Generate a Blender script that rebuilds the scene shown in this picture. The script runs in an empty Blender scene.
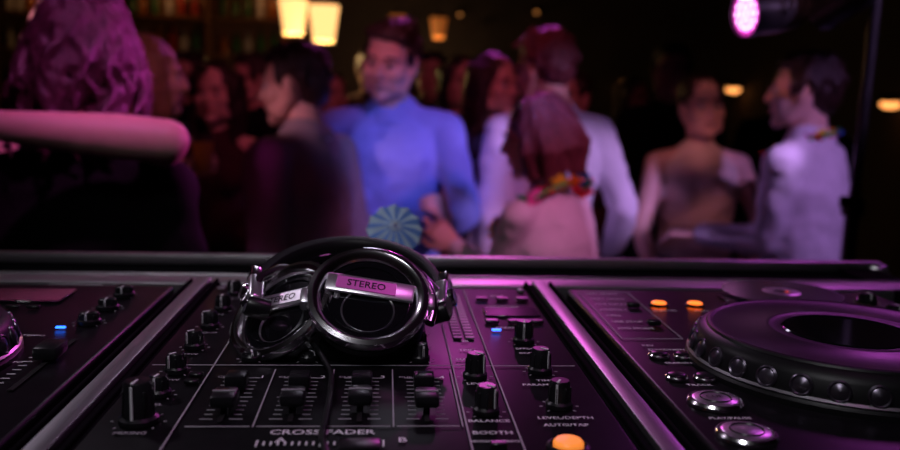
import bpy, bmesh, math, random
import numpy as np
from mathutils import Vector, Matrix, noise
random.seed(7)
sc=bpy.context.scene
try:
    sc.view_settings.view_transform='Standard'
except Exception as e: print(e)

# ---------------------------------------------------------------- materials
def M(name,col,rough=.5,metal=0,bs=0,bstr=.2,emit=None,es=0,var=.0,vs=20,spec=.5,stretch=None,sss=0,coat=0):
    m=bpy.data.materials.new(name); m.use_nodes=True
    nt=m.node_tree; b=nt.nodes['Principled BSDF']
    b.inputs['Base Color'].default_value=(*col,1)
    b.inputs['Roughness'].default_value=rough
    b.inputs['Metallic'].default_value=metal
    b.inputs['Specular IOR Level'].default_value=spec
    if coat: b.inputs['Coat Weight'].default_value=coat
    if sss:
        b.inputs['Subsurface Weight'].default_value=sss
        b.inputs['Subsurface Radius'].default_value=(.02,.008,.004)
    tc=nt.nodes.new('ShaderNodeTexCoord'); mp=nt.nodes.new('ShaderNodeMapping')
    nt.links.new(tc.outputs['Object'],mp.inputs['Vector'])
    if stretch: mp.inputs['Scale'].default_value=stretch
    if var:
        n=nt.nodes.new('ShaderNodeTexNoise'); n.inputs['Scale'].default_value=vs
        n.inputs['Detail'].default_value=5
        nt.links.new(mp.outputs[0],n.inputs['Vector'])
        r=nt.nodes.new('ShaderNodeValToRGB')
        r.color_ramp.elements[0].position=.3; r.color_ramp.elements[1].position=.7
        r.color_ramp.elements[0].color=(*[c*(1-var) for c in col],1)
        r.color_ramp.elements[1].color=(*[min(1,c*(1+var)) for c in col],1)
        nt.links.new(n.outputs[0],r.inputs[0]); nt.links.new(r.outputs[0],b.inputs['Base Color'])
    if bs:
        n=nt.nodes.new('ShaderNodeTexNoise'); n.inputs['Scale'].default_value=bs; n.inputs['Detail'].default_value=4
        nt.links.new(mp.outputs[0],n.inputs['Vector'])
        bp=nt.nodes.new('ShaderNodeBump'); bp.inputs['Strength'].default_value=bstr; bp.inputs['Distance'].default_value=.01
        nt.links.new(n.outputs[0],bp.inputs['Height']); nt.links.new(bp.outputs[0],b.inputs['Normal'])
    if emit:
        b.inputs['Emission Color'].default_value=(*emit,1); b.inputs['Emission Strength'].default_value=es
    return m

BLACK=M('black_plastic',(.010,.010,.012),.32,var=.3,vs=60,spec=.4)
PANEL=M('black_panel',(.006,.0055,.007),.38,var=.25,vs=90,spec=.14)
PLAYERM=M('dark_metallic_panel',(.017,.014,.019),.34,.55,var=.15,vs=80,spec=.2)
RUBBER=M('black_rubber',(.008,.008,.009),.42,spec=.3)
GLOSS=M('gloss_black',(.006,.006,.008),.08,coat=.3)
ALU=M('brushed_aluminium',(.78,.76,.79),.40,1,var=.12,vs=30,stretch=(1,18,18))
ALU2=M('satin_aluminium_strip',(.6,.59,.62),.40,1,var=.12,vs=30,stretch=(18,1,18))
CHROME=M('chrome',(.92,.90,.94),.18,1)
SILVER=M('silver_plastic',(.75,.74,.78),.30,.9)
PINKREFL=M('silver_label_pink_reflection',(.80,.22,.68),.36,.6)  # magenta light reflected in the silver strap, put into the base colour
CASE=M('black_laminate',(.006,.005,.007),.85,var=.2,spec=.02)
WHITE=M('white_print',(.9,.89,.93),.6)
GREY=M('grey_print',(.45,.43,.47),.6)
SLOT=M('slot_black',(.002,.002,.002),.9)
BLUE=M('blue_led',(.05,.2,1),.4,emit=(.02,.14,1),es=4)
ORANGE=M('orange_led',(1,.3,.05),.4,emit=(1,.18,.02),es=2.0)
ORANGE2=M('orange_button',(1,.35,.06),.4,emit=(1,.27,.04),es=.8)
GREEN=M('green_led_reflection',(.05,1,.2),.4,emit=(.03,.7,.25),es=1.2)
RED=M('red_led',(1,.05,.02),.4,emit=(1,.08,.02),es=3)
LCD=M('lcd_screen',(.01,.012,.02),.12,coat=.6)
CDM=M('compact_disc_foil',(.6,.6,.65),.2,.95,var=.15,vs=12)

def empty_mesh_box(sx,sy,sz,bev=0,seg=1):
    bm=bmesh.new(); bmesh.ops.create_cube(bm,size=1)
    for v in bm.verts: v.co=Vector((v.co.x*sx,v.co.y*sy,v.co.z*sz))
    if bev>0: bmesh.ops.bevel(bm,geom=bm.edges[:],offset=bev,segments=seg,affect='EDGES',profile=.5)
    V=[v.co.copy() for v in bm.verts]; bm.verts.index_update()
    F=[[v.index for v in f.verts] for f in bm.faces]; bm.free(); return V,F
_bc={}
def boxVF(sx,sy,sz,bev=0,seg=1):
    k=(round(sx,5),round(sy,5),round(sz,5),bev,seg)
    if k not in _bc: _bc[k]=empty_mesh_box(sx,sy,sz,bev,seg)
    return _bc[k]
def lathe(prof,n=32):
    V=[];F=[]
    for r,z in prof:
        for i in range(n):
            a=2*math.pi*i/n; V.append(Vector((max(r,1e-6)*math.cos(a),max(r,1e-6)*math.sin(a),z)))
    for j in range(len(prof)-1):
        for i in range(n):
            F.append([j*n+i,j*n+(i+1)%n,(j+1)*n+(i+1)%n,(j+1)*n+i])
    return V,F
def tube(pts,r,n=10,closed=False):
    V=[];F=[];pts=[Vector(p) for p in pts];L=len(pts)
    prev=None
    for i,p in enumerate(pts):
        if closed: t=pts[(i+1)%L]-pts[i-1]
        else: t=pts[min(i+1,L-1)]-pts[max(i-1,0)]
        t.normalize()
        if prev is None:
            s=t.cross(Vector((0,0,1)))
            if s.length<.01: s=t.cross(Vector((0,1,0)))
        else: s=prev-t*prev.dot(t)
        s.normalize(); prev=s; d=t.cross(s)
        rr=r[i] if isinstance(r,(list,tuple)) else r
        for k in range(n):
            a=2*math.pi*k/n; V.append(p+s*math.cos(a)*rr+d*math.sin(a)*rr)
    for i in range(L if closed else L-1):
        for k in range(n):
            a=i*n+k;b=i*n+(k+1)%n;c=((i+1)%L)*n+(k+1)%n;d_=((i+1)%L)*n+k
            F.append([a,b,c,d_])
    if not closed:
        F.append(list(range(n))[::-1]); F.append([(L-1)*n+k for k in range(n)])
    return V,F
def T(x,y,z): return Matrix.Translation((x,y,z))
class MB:
    def __init__(s): s.V=[];s.F=[];s.I=[];s.mats=[]
    def mi(s,m):
        if m not in s.mats: s.mats.append(m)
        return s.mats.index(m)
    def add(s,V,F,m,Mx=None):
        o=len(s.V)
        s.V+= [(Mx@Vector(v)) if Mx is not None else Vector(v) for v in V]
        s.F+= [[i+o for i in f] for f in F]
        if isinstance(m,list): s.I+=[s.mi(x) for x in m]
        else: s.I+=[s.mi(m)]*len(F)
    def box(s,cx,cy,cz,sx,sy,sz,m,bev=0,seg=1,Mx=None):
        V,F=boxVF(sx,sy,sz,bev,seg); X=T(cx,cy,cz)
        s.add(V,F,m,(Mx@X) if Mx is not None else X)
    def lat(s,prof,m,Mx,n=32):
        V,F=lathe(prof,n); s.add(V,F,m,Mx)
    def text(s,txt,x,y,z,size,m,Mx=None,rot=0,align='CENTER'):
        cu=bpy.data.curves.new('t','FONT'); cu.body=txt; cu.size=size; cu.align_x=align; cu.align_y='CENTER'; cu.resolution_u=2; cu.offset=size*.012
        ob=bpy.data.objects.new('t',cu); sc.collection.objects.link(ob)
        me=ob.to_mesh(); X=T(x,y,z)@Matrix.Rotation(rot,4,'Z')
        s.add([v.co.copy() for v in me.vertices],[list(p.vertices) for p in me.polygons],m,(Mx@X) if Mx is not None else X)
        ob.to_mesh_clear(); bpy.data.objects.remove(ob); bpy.data.curves.remove(cu)
    def obj(s,name,origin=None,rotz=0,scale=1,angle=38,parent=None):
        me=bpy.data.meshes.new(name); V=s.V
        if origin is not None:
            Mi=(T(*origin)@Matrix.Rotation(rotz,4,'Z')@Matrix.Scale(scale,4)).inverted() if rotz or scale!=1 else T(*origin).inverted()
            V=[Mi@v for v in V]
        me.from_pydata([tuple(v) for v in V],[],s.F)
        for m in s.mats: me.materials.append(m)
        me.polygons.foreach_set('material_index',s.I)
        me.polygons.foreach_set('use_smooth',[True]*len(s.F))
        me.update()
        try: me.set_sharp_from_angle(angle=math.radians(angle))
        except Exception as e: pass
        ob=bpy.data.objects.new(name,me); sc.collection.objects.link(ob)
        if origin is not None:
            ob.location=origin; ob.rotation_euler=(0,0,rotz); ob.scale=(scale,)*3
        if parent: ob.parent=parent
        return ob
def Fr(c,n,up):
    n=Vector(n).normalized(); up=Vector(up); x=up.cross(n).normalized(); y=n.cross(x)
    m=Matrix.Identity(4)
    for i in range(3): m[i][0]=x[i]; m[i][1]=y[i]; m[i][2]=n[i]; m[i][3]=c[i]
    return m

TOP=1.30
# ---------------------------------------------------------------- room
FLOOR=M('dark_wood_floor',(.03,.018,.012),.35,var=.4,vs=6,stretch=(1,8,1))
WALL=M('dark_wall_plaster',(.035,.024,.022),.85,var=.2,vs=3,bs=40,bstr=.2)
WALL2=M('grey_wall_plaster',(.055,.042,.044),.85,var=.2,vs=3,bs=40,bstr=.2)
CEIL=M('dark_ceiling',(.05,.04,.035),.9,var=.2,vs=3)
WOOD=M('warm_wood',(.16,.07,.03),.5,var=.4,vs=8,stretch=(1,1,9))
def simple(name,cx,cy,cz,sx,sy,sz,m,bev=0):
    b=MB(); b.box(0,0,0,sx,sy,sz,m,bev); o=b.obj(name); o.location=(cx,cy,cz); return o
simple('floor',-.6,4,-.05,8.4,10.4,.1,FLOOR)
simple('ceiling',-.6,4,3.15,8.4,10.4,.1,CEIL)
simple('wall_back',-.6,9.1,1.55,8.4,.2,3.1,WALL2)
simple('wall_left',-4.7,4,1.55,.2,10,3.1,WALL)
simple('wall_right',3.5,4,1.55,.2,10,3.1,WALL)
simple('wall_front',-.6,-1.1,1.55,8.0,.2,3.1,WALL)
simple('baseboard_back',-.6,8.98,.06,8,.03,.12,WOOD)
simple('riser_platform',0,.3,.15,3.0,2.0,.3,CASE,.01)

# bar cabinet with shelves
b=MB()
b.box(0,0,.55,3.0,.6,1.1,WOOD,.02); b.box(0,-.05,1.13,3.1,.75,.06,CASE,.01)
b.box(0,.4,1.6,3.0,.05,1.6,WOOD,.01)
for z in (1.45,1.8,2.15): b.box(0,.27,z,2.9,.24,.03,WOOD,.004)
for x in (-1.48,-.5,.5,1.48): b.box(x,.27,1.75,.04,.26,1.3,WOOD,.004)
BOT=[M('bottle_amber',(.3,.1,.02),.15),M('bottle_green',(.03,.12,.04),.15),M('bottle_clear',(.4,.4,.42),.1),M('bottle_red',(.3,.03,.02),.2)]
for z in (1.465,1.815,2.165):
    x=-1.35
    while x<1.4:
        h=random.uniform(.2,.29); r=random.uniform(.03,.042)
        if min(abs(x+.5),abs(x-.5))>.07:
            b.lat([(0,0),(r,0),(r,h*.6),(r*.35,h*.75),(r*.35,h),(0,h)],random.choice(BOT),T(x,.26,z),12)
        x+=random.uniform(.09,.14)
bo=b.obj('back_bar_with_bottles'); bo.location=(-2.2,8.45,0)
for x in (-.9,.2,1.1):
    l=bpy.data.lights.new('shelf_bulb','POINT'); l.energy=1.3; l.color=(1,.40,.13); l.shadow_soft_size=.04
    lo=bpy.data.objects.new('shelf_bulb',l); sc.collection.objects.link(lo); lo.parent=bo; lo.location=(x,.0,2.45)

# lamps
LAMP=M('glowing_fabric_shade',(1,.8,.5),.6,emit=(1,.50,.17),es=1.8,var=.05)
AMB=M('amber_shade',(1,.5,.2),.6,emit=(1,.24,.04),es=.22,var=.1)
def pendant(x,y,z,mat,s=1,en=12,col=(1,.6,.25)):
    b=MB()
    b.lat([(.066*s,-.115*s),(.098*s,.115*s),(.095*s,.115*s),(.063*s,-.112*s)],mat,T(0,0,0),24)
    b.lat([(0,-.105*s),(.062*s,-.105*s),(.062*s,-.1*s),(0,-.1*s)],mat,T(0,0,0),24)
    b.lat([(0,.16*s),(.02*s,.16*s),(.098*s,.117*s),(.098*s,.112*s),(0,.112*s)],BLACK,T(0,0,0),24)
    V,F=tube([(0,0,.15*s),(0,0,3.1-z)],.004,6); b.add(V,F,BLACK)
    b.lat([(0,3.07-z),(.05,3.07-z),(.05,3.1-z),(0,3.1-z)],BLACK,T(0,0,0),16)
    o=b.obj('pendant_lamp'); o.location=(x,y,z)
    l=bpy.data.lights.new('lamp_bulb','POINT'); l.energy=en; l.color=col; l.shadow_soft_size=.05
    lo=bpy.data.objects.new('lamp_bulb',l); sc.collection.objects.link(lo); lo.parent=o; lo.location=(0,0,-.16*s)
pendant(-.635,6.1,1.985,LAMP,1,5); pendant(-.41,5.8,1.925,LAMP,1,5)
pendant(.09,8.3,2.11,AMB,.8,1.6); pendant(.47,8.3,2.10,AMB,.8,1.6)
SPK=M('warm_bulb',(1,.6,.3),.5,emit=(1,.36,.09),es=2.2)
def sconce(x,y,z,r,rot):
    b=MB()
    b.lat([(0,-.02),(r*1.1,-.02),(r*1.2,.0),(r*.9,.03),(0,.04)],BLACK,T(0,0,r*.6),16)
    b.lat([(0,-r*.4),(r*.6,-r*.35),(r,0),(r*.9,r*.3),(0,r*.4)],SPK,T(0,0,0),16)
    b.box(0,.06,r*.6,.02,.12,.02,BLACK)
    o=b.obj('wall_lamp'); o.location=(x,y,z); o.rotation_euler=(0,0,rot)
sconce(.71,8.88,2.28,.025,0); sconce(1.48,8.88,2.33,.025,0); sconce(2.41,8.88,1.67,.03,0); sconce(.95,8.88,2.20,.018,0)
sconce(3.28,8.2,1.60,.07,-math.pi/2); sconce(3.28,5.55,1.5,.065,-math.pi/2)

# ---------------------------------------------------------------- booth table + flight case
b=MB()
b.box(.04,.73,1.1685,1.3,.8,.035,CASE,.004)
for x in (-.56,.64):
    for y in (.37,1.09): b.box(x,y,.726,.04,.04,.851,BLACK,.004)
    b.box(x,.73,.5,.03,.7,.03,BLACK,.003)
b.box(.04,1.117,.73,1.3,.015,.85,CASE,.002)
b.obj('booth_table')
b=MB()
RZ=1.291
b.box(.035,.73,1.193,1.2,.70,.012,CASE,.001)
b.box(.035,.998,1.236,1.2,.136,.100,CASE,.002)           # back wall
b.box(.035,.948,RZ,1.2,.036,.006,ALU,.0015,2)           # near aluminium angle
b.box(.035,.9295,RZ-.013,1.2,.003,.03,ALU,.0005)
b.box(.035,.970,RZ+.001,1.2,.003,.008,ALU,.001)
b.box(.035,1.062,RZ+.003,1.2,.014,.013,ALU,.002,2)
b.box(.035,1.0695,RZ-.018,1.2,.003,.05,ALU,.0005)
b.box(.035,.385,1.242,1.2,.02,.11,CASE,.002)
b.box(.035,.385,1.299,1.2,.024,.006,ALU,.001)
for x,w in ((-.191,.034),(.168,.034)):
    b.box(x,.66,1.245,w,.54,.1,CASE,.001)
    b.box(x,.66,1.2975,.014,.54,.006,ALU2,.0012,2)
    for sx in(-1,1): b.box(x+sx*.0135,.66,1.296,.003,.54,.006,CASE,.0008)
for x in (-.55,.6):
    b.box(x,.73,1.240,.05,.68,.106,CASE,.001); b.box(x,.66,1.296,.03,.54,.006,ALU2,.001)
for x in (-.56,.63):
    b.lat([(0,-.022),(.014,-.018),(.022,0),(.014,.018),(0,.022)],ALU,T(x,1.063,1.278),16)
for x in (-.3,.1,.5):
    V,F=boxVF(.05,.004,.04,.001); b.add(V,F,SILVER,T(x,1.073,1.25))
b.obj('flight_case')

def knob(b,x,y,r=.0075,h=.018,a=0,z=TOP,mat=BLACK,Mx=None,line=True):
    X=T(x,y,z)
    b.lat([(r*1.25,0),(r*1.25,.003),(r*1.02,.0045),(r*.92,h*.93),(r*.8,h),(0,h)],mat,X,20)
    for k in range(8):
        an=k*math.pi/4+a
        V,F=boxVF(.0012,.0014,h*.6,.0003); b.add(V,F,mat,X@Matrix.Rotation(an,4,'Z')@T(0,r*.98,h*.5))
    if line:
        V,F=boxVF(.0014,r*.9,.0006); b.add(V,F,WHITE,X@Matrix.Rotation(a,4,'Z')@T(0,-r*.45,h+.0002))
        V,F=boxVF(.0014,.0007,h*.85); b.add(V,F,WHITE,X@Matrix.Rotation(a,4,'Z')@T(0,-r*1.02,h*.52))
    for k in range(7):
        an=math.radians(-135+45*k)
        V,F=boxVF(.0006,.002,.0004); b.add(V,F,GREY,X@Matrix.Rotation(an,4,'Z')@T(0,r*1.65,.0002))
def rect(b,x0,x1,y0,y1,m=GREY,w=.0008,z=TOP+.0003):
    b.box((x0+x1)/2,y0,z,x1-x0,w,.0004,m); b.box((x0+x1)/2,y1,z,x1-x0,w,.0004,m)
    b.box(x0,(y0+y1)/2,z,w,y1-y0,.0004,m); b.box(x1,(y0+y1)/2,z,w,y1-y0,.0004,m)

# ---------------------------------------------------------------- mixer
b=MB()
b.box(-.0115,.667,1.249,.321,.45,.1,PANEL,.003,2)
CH=[-.098,-.056,-.014,.028]
for i,x in enumerate(CH):
    b.box(x+.021,.56,TOP+.0003,.0009,.11,.0004,GREY); b.box(x,.506,TOP+.0003,.038,.0008,.0004,GREY)
    b.box(x,.556,TOP+.0002,.003,.085,.0006,SLOT)
    for k in range(11):
        for sx in(-1,1): b.box(x+sx*.009,.518+k*.0078,TOP+.0003,.005 if k%5 else .008,.0006,.0004,GREY)
    cy=.531+[0,.002,.004,0][i]
    b.box(x,cy,TOP+.004,.004,.006,.01,BLACK)
    b.box(x,cy,TOP+.0095,.0155,.021,.008,BLACK,.0025,2)
    b.box(x,cy,TOP+.0138,.0145,.0012,.0008,GREY)
    b.box(x,.575,TOP+.006,.014,.016,.010,BLACK,.002,2)
    for j,yy in enumerate((.64,.675,.71,.745,.78,.815,.85)):
        low = (x<.02 and yy<.79)
        knob(b,x,yy,.0060,.007 if low else .013,random.uniform(-1.2,1.2),mat=BLACK)
    for t,yy in (('HI',.658),('MID',.693),('LOW',.728),('TRIM',.763)):
        b.text(t,x-.001,yy-.001,TOP+.0004,.0055,GREY)
    b.text(str(i+1),x+.014,.598,TOP+.0004,.008,WHITE)
    b.text('CUE',x-.012,.598,TOP+.0004,.005,GREY)
b.text('CROSS FADER',-.035,.4965,TOP+.0004,.0098,WHITE)
b.text('A',-.058,.4845,TOP+.0004,.0098,WHITE); b.text('B',.012,.4845,TOP+.0004,.0098,WHITE)
b.box(-.035,.468,TOP+.0002,.09,.003,.0006,SLOT)
for k in range(19): b.box(-.071+k*.004,.480,TOP+.0003,.0011,.005 if k%9 else .009,.0004,WHITE)
b.box(-.012,.461,TOP+.0065,.024,.0155,.005,BLACK,.002,2)
for x in (.0515,.0815): b.box(x,.667,TOP+.0003,.0010,.43,.0004,GREY)
for x in (-.1225,): b.box(x,.667,TOP+.0003,.0010,.43,.0004,GREY)
b.box(-.0115,.625,TOP+.0003,.31,.0008,.0004,GREY)
for yy,t in ((.53,'BALANCE'),(.60,'LEVEL')):
    knob(b,.066,yy,.0070,.018,random.uniform(-1,1)); b.text(t,.066,yy-.016,TOP+.0004,.006,WHITE)
b.text('MASTER',.066,.64,TOP+.0004,.006,WHITE); b.text('TRIM',.066,.665,TOP+.0004,.006,WHITE)
b.text('BOOTH',.066,.495,TOP+.0004,.007,WHITE); b.text('MONO STEREO',.066,.482,TOP+.0004,.0042,WHITE)
b.box(.066,.468,TOP+.003,.01,.005,.006,BLACK,.001)
MET=M('meter_segment',(.22,.21,.23),.4)
for k in range(17):
    for sx in (-1,1): b.box(.0665+sx*.005,.70+k*.0095,TOP+.0006,.007,.006,.0012,MET)
b.text('dB',.0665,.69,TOP+.0004,.006,WHITE)
for yy,t in ((.54,'LEVEL/DEPTH'),(.612,'TIME'),(.69,'EFFECT')):
    knob(b,.115,yy,.0072,.018,random.uniform(-.8,.8)); b.text(t,.115,yy-.021,TOP+.0004,.006,WHITE)
for yy in (.50,.575,.65,.725,.80,.845):
    b.text(random.choice(['CH SELECT','PARAMETER','ON/OFF','AUTO/TAP','MIDI','BEAT']),.113,yy+.007,TOP+.0004,.0058,WHITE)
b.box(.118,.785,TOP+.0008,.05,.03,.0016,LCD,.0006)
b.box(.0965,.722,TOP+.0012,.008,.0030,.0016,BLUE,.0005)
for x in (.096,.116,.136):
    b.box(x,.75,TOP+.0015,.012,.008,.003,BLACK,.001); b.box(x,.835,TOP+.0015,.012,.008,.003,BLACK,.001)
b.lat([(.0125,0),(.0125,.002),(.0105,.003)],BLACK,T(.107,.472,TOP),28)
b.lat([(.0088,.0),(.0088,.004),(.0075,.0055),(0,.006)],ORANGE2,T(.107,.472,TOP),28)
for yy in (.515,.562,.61,.67,.73,.79,.85):
    knob(b,-.146,yy,.0065 if yy>.52 else .0095,.014 if yy>.52 else .026,random.uniform(-1,1))
    b.text(random.choice(['MIC','HI','LOW','LEVEL','MIXING']),-.146,yy-.019,TOP+.0004,.0055,GREY)
for x,y in ((-.13,.6),(-.13,.585)): b.box(x,y,TOP+.0015,.01,.006,.003,BLACK,.001)
for sx in(-1,1):
    for y in (.46,.875):
        b.lat([(.004,0),(.004,.0015),(.003,.0022),(0,.0022)],SILVER,T(-.0115+sx*.152,y,TOP),12)
b.text('PROFESSIONAL MIXER',-.05,.875,TOP+.0004,.007,WHITE)
b.obj('dj_mixer',origin=(-.0115,.667,1.2))

# ---------------------------------------------------------------- cd players
DIM=M('dimple_metal',(.16,.14,.18),.3,.9)
def player(x0,main):
    b=MB(); w=.335; cx=x0+w/2
    PM=PLAYERM
    b.box(cx,.665,1.249,w,.455,.1,PM,.004,3)
    jx,jy=x0+.163,.628
    J=T(jx,jy,TOP)
    b.lat([(.119,-.001),(.119,.003),(.1160,.006),(.1150,.009),(.113,.019),(.1085,.0245),(.103,.027),(.100,.028)],RUBBER,J,96)
    b.lat([(.1165,.005),(.1182,.0065),(.1165,.008)],SILVER,J,96)
    b.lat([(.1045,.0265),(.1035,.0280),(.1015,.0286),(.100,.0280)],RUBBER,J,96)
    b.lat([(.100,.0280),(.0985,.0275),(.060,.0280),(.058,.0286),(.056,.0280),(.050,.0275),(.048,.0275)],BLACK,J,96)
    b.lat([(.048,.0275),(.0465,.0285),(.0455,.0275),(0,.0275)],GLOSS,J,64)
    for k in range(30):
        a=2*math.pi*k/30
        X=J@Matrix.Rotation(a,4,'Z')@T(.1140,0,.0138)@Matrix.Rotation(math.radians(74),4,'Y')
        b.lat([(.0078,-.003),(.0078,.0010),(.0066,.0018),(.0056,.0010),(.0045,.0016),(0,.0022)],DIM,X,16)
    for (dx,yy) in ((.0297,.546),(.0275,.489)):
        X=T(x0+dx,yy,TOP)
        b.lat([(.0185,0),(.0185,.002),(.0172,.0036),(.0158,.0036),(.0152,.002)],CHROME,X,40)
        b.lat([(.0150,.0),(.0150,.0036),(.0138,.0042),(0,.0044)],SILVER,X,40)
        b.lat([(.0105,.0043),(.0100,.0050),(.0095,.0043)],BLACK,X,40)
    b.text('CUE',x0+.029,.5465,TOP+.0048,.006,BLACK); b.text('PLAY/PAUSE',x0+.029,.518,TOP+.0004,.0052,WHITE)
    for (dx,yy) in ((.0243,.651),(.0437,.649),(.021,.598),(.0412,.5963)):
        X=T(x0+dx,yy,TOP)
        b.lat([(.0085,0),(.0085,.0015),(.0076,.0025),(.007,.0015)],CHROME,X,24)
        b.lat([(.0068,0),(.0068,.003),(.0058,.0038),(0,.004)],BLACK,X,24)
    for t,dx,yy in (('SEARCH',.034,.633),('TRACK',.032,.582),('DIRECTION',.036,.668),('REV',.024,.68)):
        b.text(t,x0+dx,yy,TOP+.0004,.0058,WHITE)
    for dx in (.076,.112):
        X=T(x0+dx,.817,TOP)
        b.lat([(.0095,0),(.0095,.002),(.008,.003)],BLACK,X,24)
        b.lat([(.0072,0),(.0072,.0034),(.006,.0042),(0,.0045)],ORANGE if main else BLACK,X,24)
    b.lat([(.008,0),(.008,.0034),(.006,.0042),(0,.0045)],BLACK,T(x0+.15,.817,TOP),24)
    for t,dx in (('IN/CUE',.076),('OUT',.112),('RELOOP/EXIT',.15)): b.text(t,x0+dx,.797,TOP+.0004,.007,WHITE)
    b.box(x0+.2,.835,TOP+.001,.1,.05,.002,LCD,.0008)
    for k in range(5): b.box(x0+.165+k*.0175,.79,TOP+.0015,.012,.006,.003,BLACK,.001)
    for k in range(7):
        b.text(['TIME MODE','TEXT MODE','CUE DELETE','MEMORY','CALL','USB STOP','JOG MODE'][k],x0+.013,.865-k*.022,TOP+.0004,.0066,WHITE,align='LEFT')
        if k in(2,5): b.box(x0+.049,.855-k*.022,TOP+.0025,.012,.007,.005,BLACK,.001)
    rect(b,x0+.008,x0+.06,.70,.875,GREY)
    b.box(x0+.305,.63,TOP+.0002,.004,.12,.0006,SLOT); b.box(x0+.305,.64,TOP+.007,.018,.026,.01,BLACK,.003,2)
    for k in range(13): b.box(x0+.292,.575+k*.0095,TOP+.0003,.006,.0007,.0004,WHITE)
    knob(b,x0+.3,.74,.008,.010); knob(b,x0+.3,.79,.008,.010); knob(b,x0+.3,.84,.008,.010)
    b.box(x0+.283,.722,TOP+.0012,.008,.003,.0016,BLUE if not main else BLACK,.0005)
    b.text('MULTI PLAYER',x0+.24,.885,TOP+.0004,.008,WHITE)
    for k in range(3): b.text(['TEMPO','MASTER TEMPO','RESET'][k],x0+.27,.70-k*.07,TOP+.0004,.0055,WHITE)
    if main: b.box(x0+.215,.872,TOP+.001,.003,.012,.002,RED,.0004)
    return b.obj('cd_player',origin=(cx,.665,1.2))
player(.192,True); player(-.2135-.335,False)
b=MB(); b.lat([(.0075,0),(.06,0),(.06,.0012),(.022,.0014),(.0075,.0014),(.0075,0)],CDM,T(0,0,0),72)
b.lat([(.0075,.0014),(.019,.00165),(.0195,.0014)],SILVER,T(0,0,0),48)
o=b.obj('compact_disc'); o.location=(.412,.862,TOP+.004)
b=MB(); b.box(0,0,0,.008,.004,.004,GREEN,.001); o=b.obj('rail_led_reflection'); o.location=(.425,.950,RZ+.0048)  # glowing box imitates a green LED reflected in the rail

# ---------------------------------------------------------------- headphones
b=MB()
def cup(X,word,lab):
    b.lat([(.028,-.036),(.038,-.038),(.044,-.034),(.0455,-.027),(.044,-.020),(.040,-.016),(.030,-.016)],RUBBER,X,56) # pad
    b.lat([(0,-.030),(.028,-.030),(.030,-.036)],RUBBER,X,56)
    b.lat([(.036,-.018),(.0415,-.014),(.043,-.004),(.0435,.0)],SILVER,X,56)
    b.lat([(.0435,-.003),(.0460,-.001),(.0472,.003),(.0455,.0074),(.0420,.0088),(.0390,.0075),(.0360,.003)],CHROME,X,64)
    b.lat([(.0360,.003),(.035,.0022),(.032,.0022),(.0315,.0030),(.0300,.0030),(.0295,.0018),(0,.0018)],GLOSS,X,64)
    b.lat([(.0205,.0016),(.0199,.0034),(.0190,.0016)],SILVER,X@T(0,-.011,0),48)
    R=X@Matrix.Rotation(math.radians(-8),4,'Z')
    b.box(0,.0085,.0048,.068,.0165,.0035,SILVER,.0015,2,R)
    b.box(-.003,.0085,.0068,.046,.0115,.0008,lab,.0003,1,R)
    b.text(word,-.003,.0085,.0074,.0086,BLACK,R)
    for s in(-1,1): b.box(s*.047,0,-.002,.008,.014,.012,SILVER,.002,2,X)
XR=Fr((-.012,.652,1.343),(.06,-.64,.77),(0,.77,.64))
XL=Fr((-.0765,.672,1.328),(-.50,-.46,.73),(.1,.85,.5))
cup(XR,'STEREO',PINKREFL); cup(XL,'STEREO',SILVER)
def ribbon(path,wid,th,widdir,mat,n=16):
    V=[];F=[];L=len(path);W=Vector(widdir).normalized()
    for i,p in enumerate(path):
        p=Vector(p); t=(Vector(path[min(i+1,L-1)])-Vector(path[max(i-1,0)])).normalized()
        w=(W-t*W.dot(t)).normalized(); d=t.cross(w)
        for k in range(n):
            a=2*math.pi*k/n; ca=math.cos(a);sa=math.sin(a)
            ex=lambda c:math.copysign(abs(c)**.55,c)
            V.append(p+w*ex(ca)*wid[i]/2+d*ex(sa)*th[i]/2)
    for i in range(L-1):
        for k in range(n): F.append([i*n+k,i*n+(k+1)%n,(i+1)*n+(k+1)%n,(i+1)*n+k])
    F.append(list(range(n))[::-1]); F.append([(L-1)*n+k for k in range(n)])
    return V,F
N=33; path=[];wid=[];th=[]
for i in range(N):
    a=math.pi*(1-i/(N-1)); c=math.cos(a); s=math.sin(a)
    path.append((-.029+.073*c,.69+.085*s,1.338+.018*s)); wid.append(.020+.012*s); th.append(.010+.006*s)
V,F=ribbon(path,wid,th,(0,-.25,.97),RUBBER); b.add(V,F,RUBBER)
V,F=ribbon(path[3:-3],[w*.35 for w in wid[3:-3]],[t+.0035 for t in th[3:-3]],(0,-.25,.97),SILVER); b.add(V,F,GLOSS)
HL_=(-.1020,.680,1.340); HR_=(.0470,.680,1.337)
for s,(hx,hy,hz) in ((-1,HL_),(1,HR_)):
    X=Fr((hx,hy,hz),(s,-.25,.35),(0,.9,.3))
    b.box(0,0,0,.02,.034,.013,SILVER,.004,3,X); b.box(0,.022,0,.015,.02,.009,CHROME,.002,2,X)
    b.lat([(0,.006),(.0075,.006),(.0075,.009),(.006,.0105),(0,.0105)],CHROME,X,24)
    b.lat([(.0085,-.012),(.0085,.004),(.007,.006)],BLACK,X@T(0,-.016,0),24)
def yoke(X,p,a0,a1):
    pts=[X@Vector((.0500*math.cos(a),.0500*math.sin(a),-.003)) for a in [a0+(a1-a0)*i/14 for i in range(15)]]
    V,F=tube(pts,.0040,10); b.add(V,F,CHROME)
    V,F=tube([X@Vector((.0495*math.cos((a0+a1)/2),.0495*math.sin((a0+a1)/2),-.004)),Vector(p)],.005,10); b.add(V,F,SILVER)
yoke(XR,HR_,math.radians(-20),math.radians(95))
yoke(XL,HL_,math.radians(70),math.radians(190))
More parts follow.
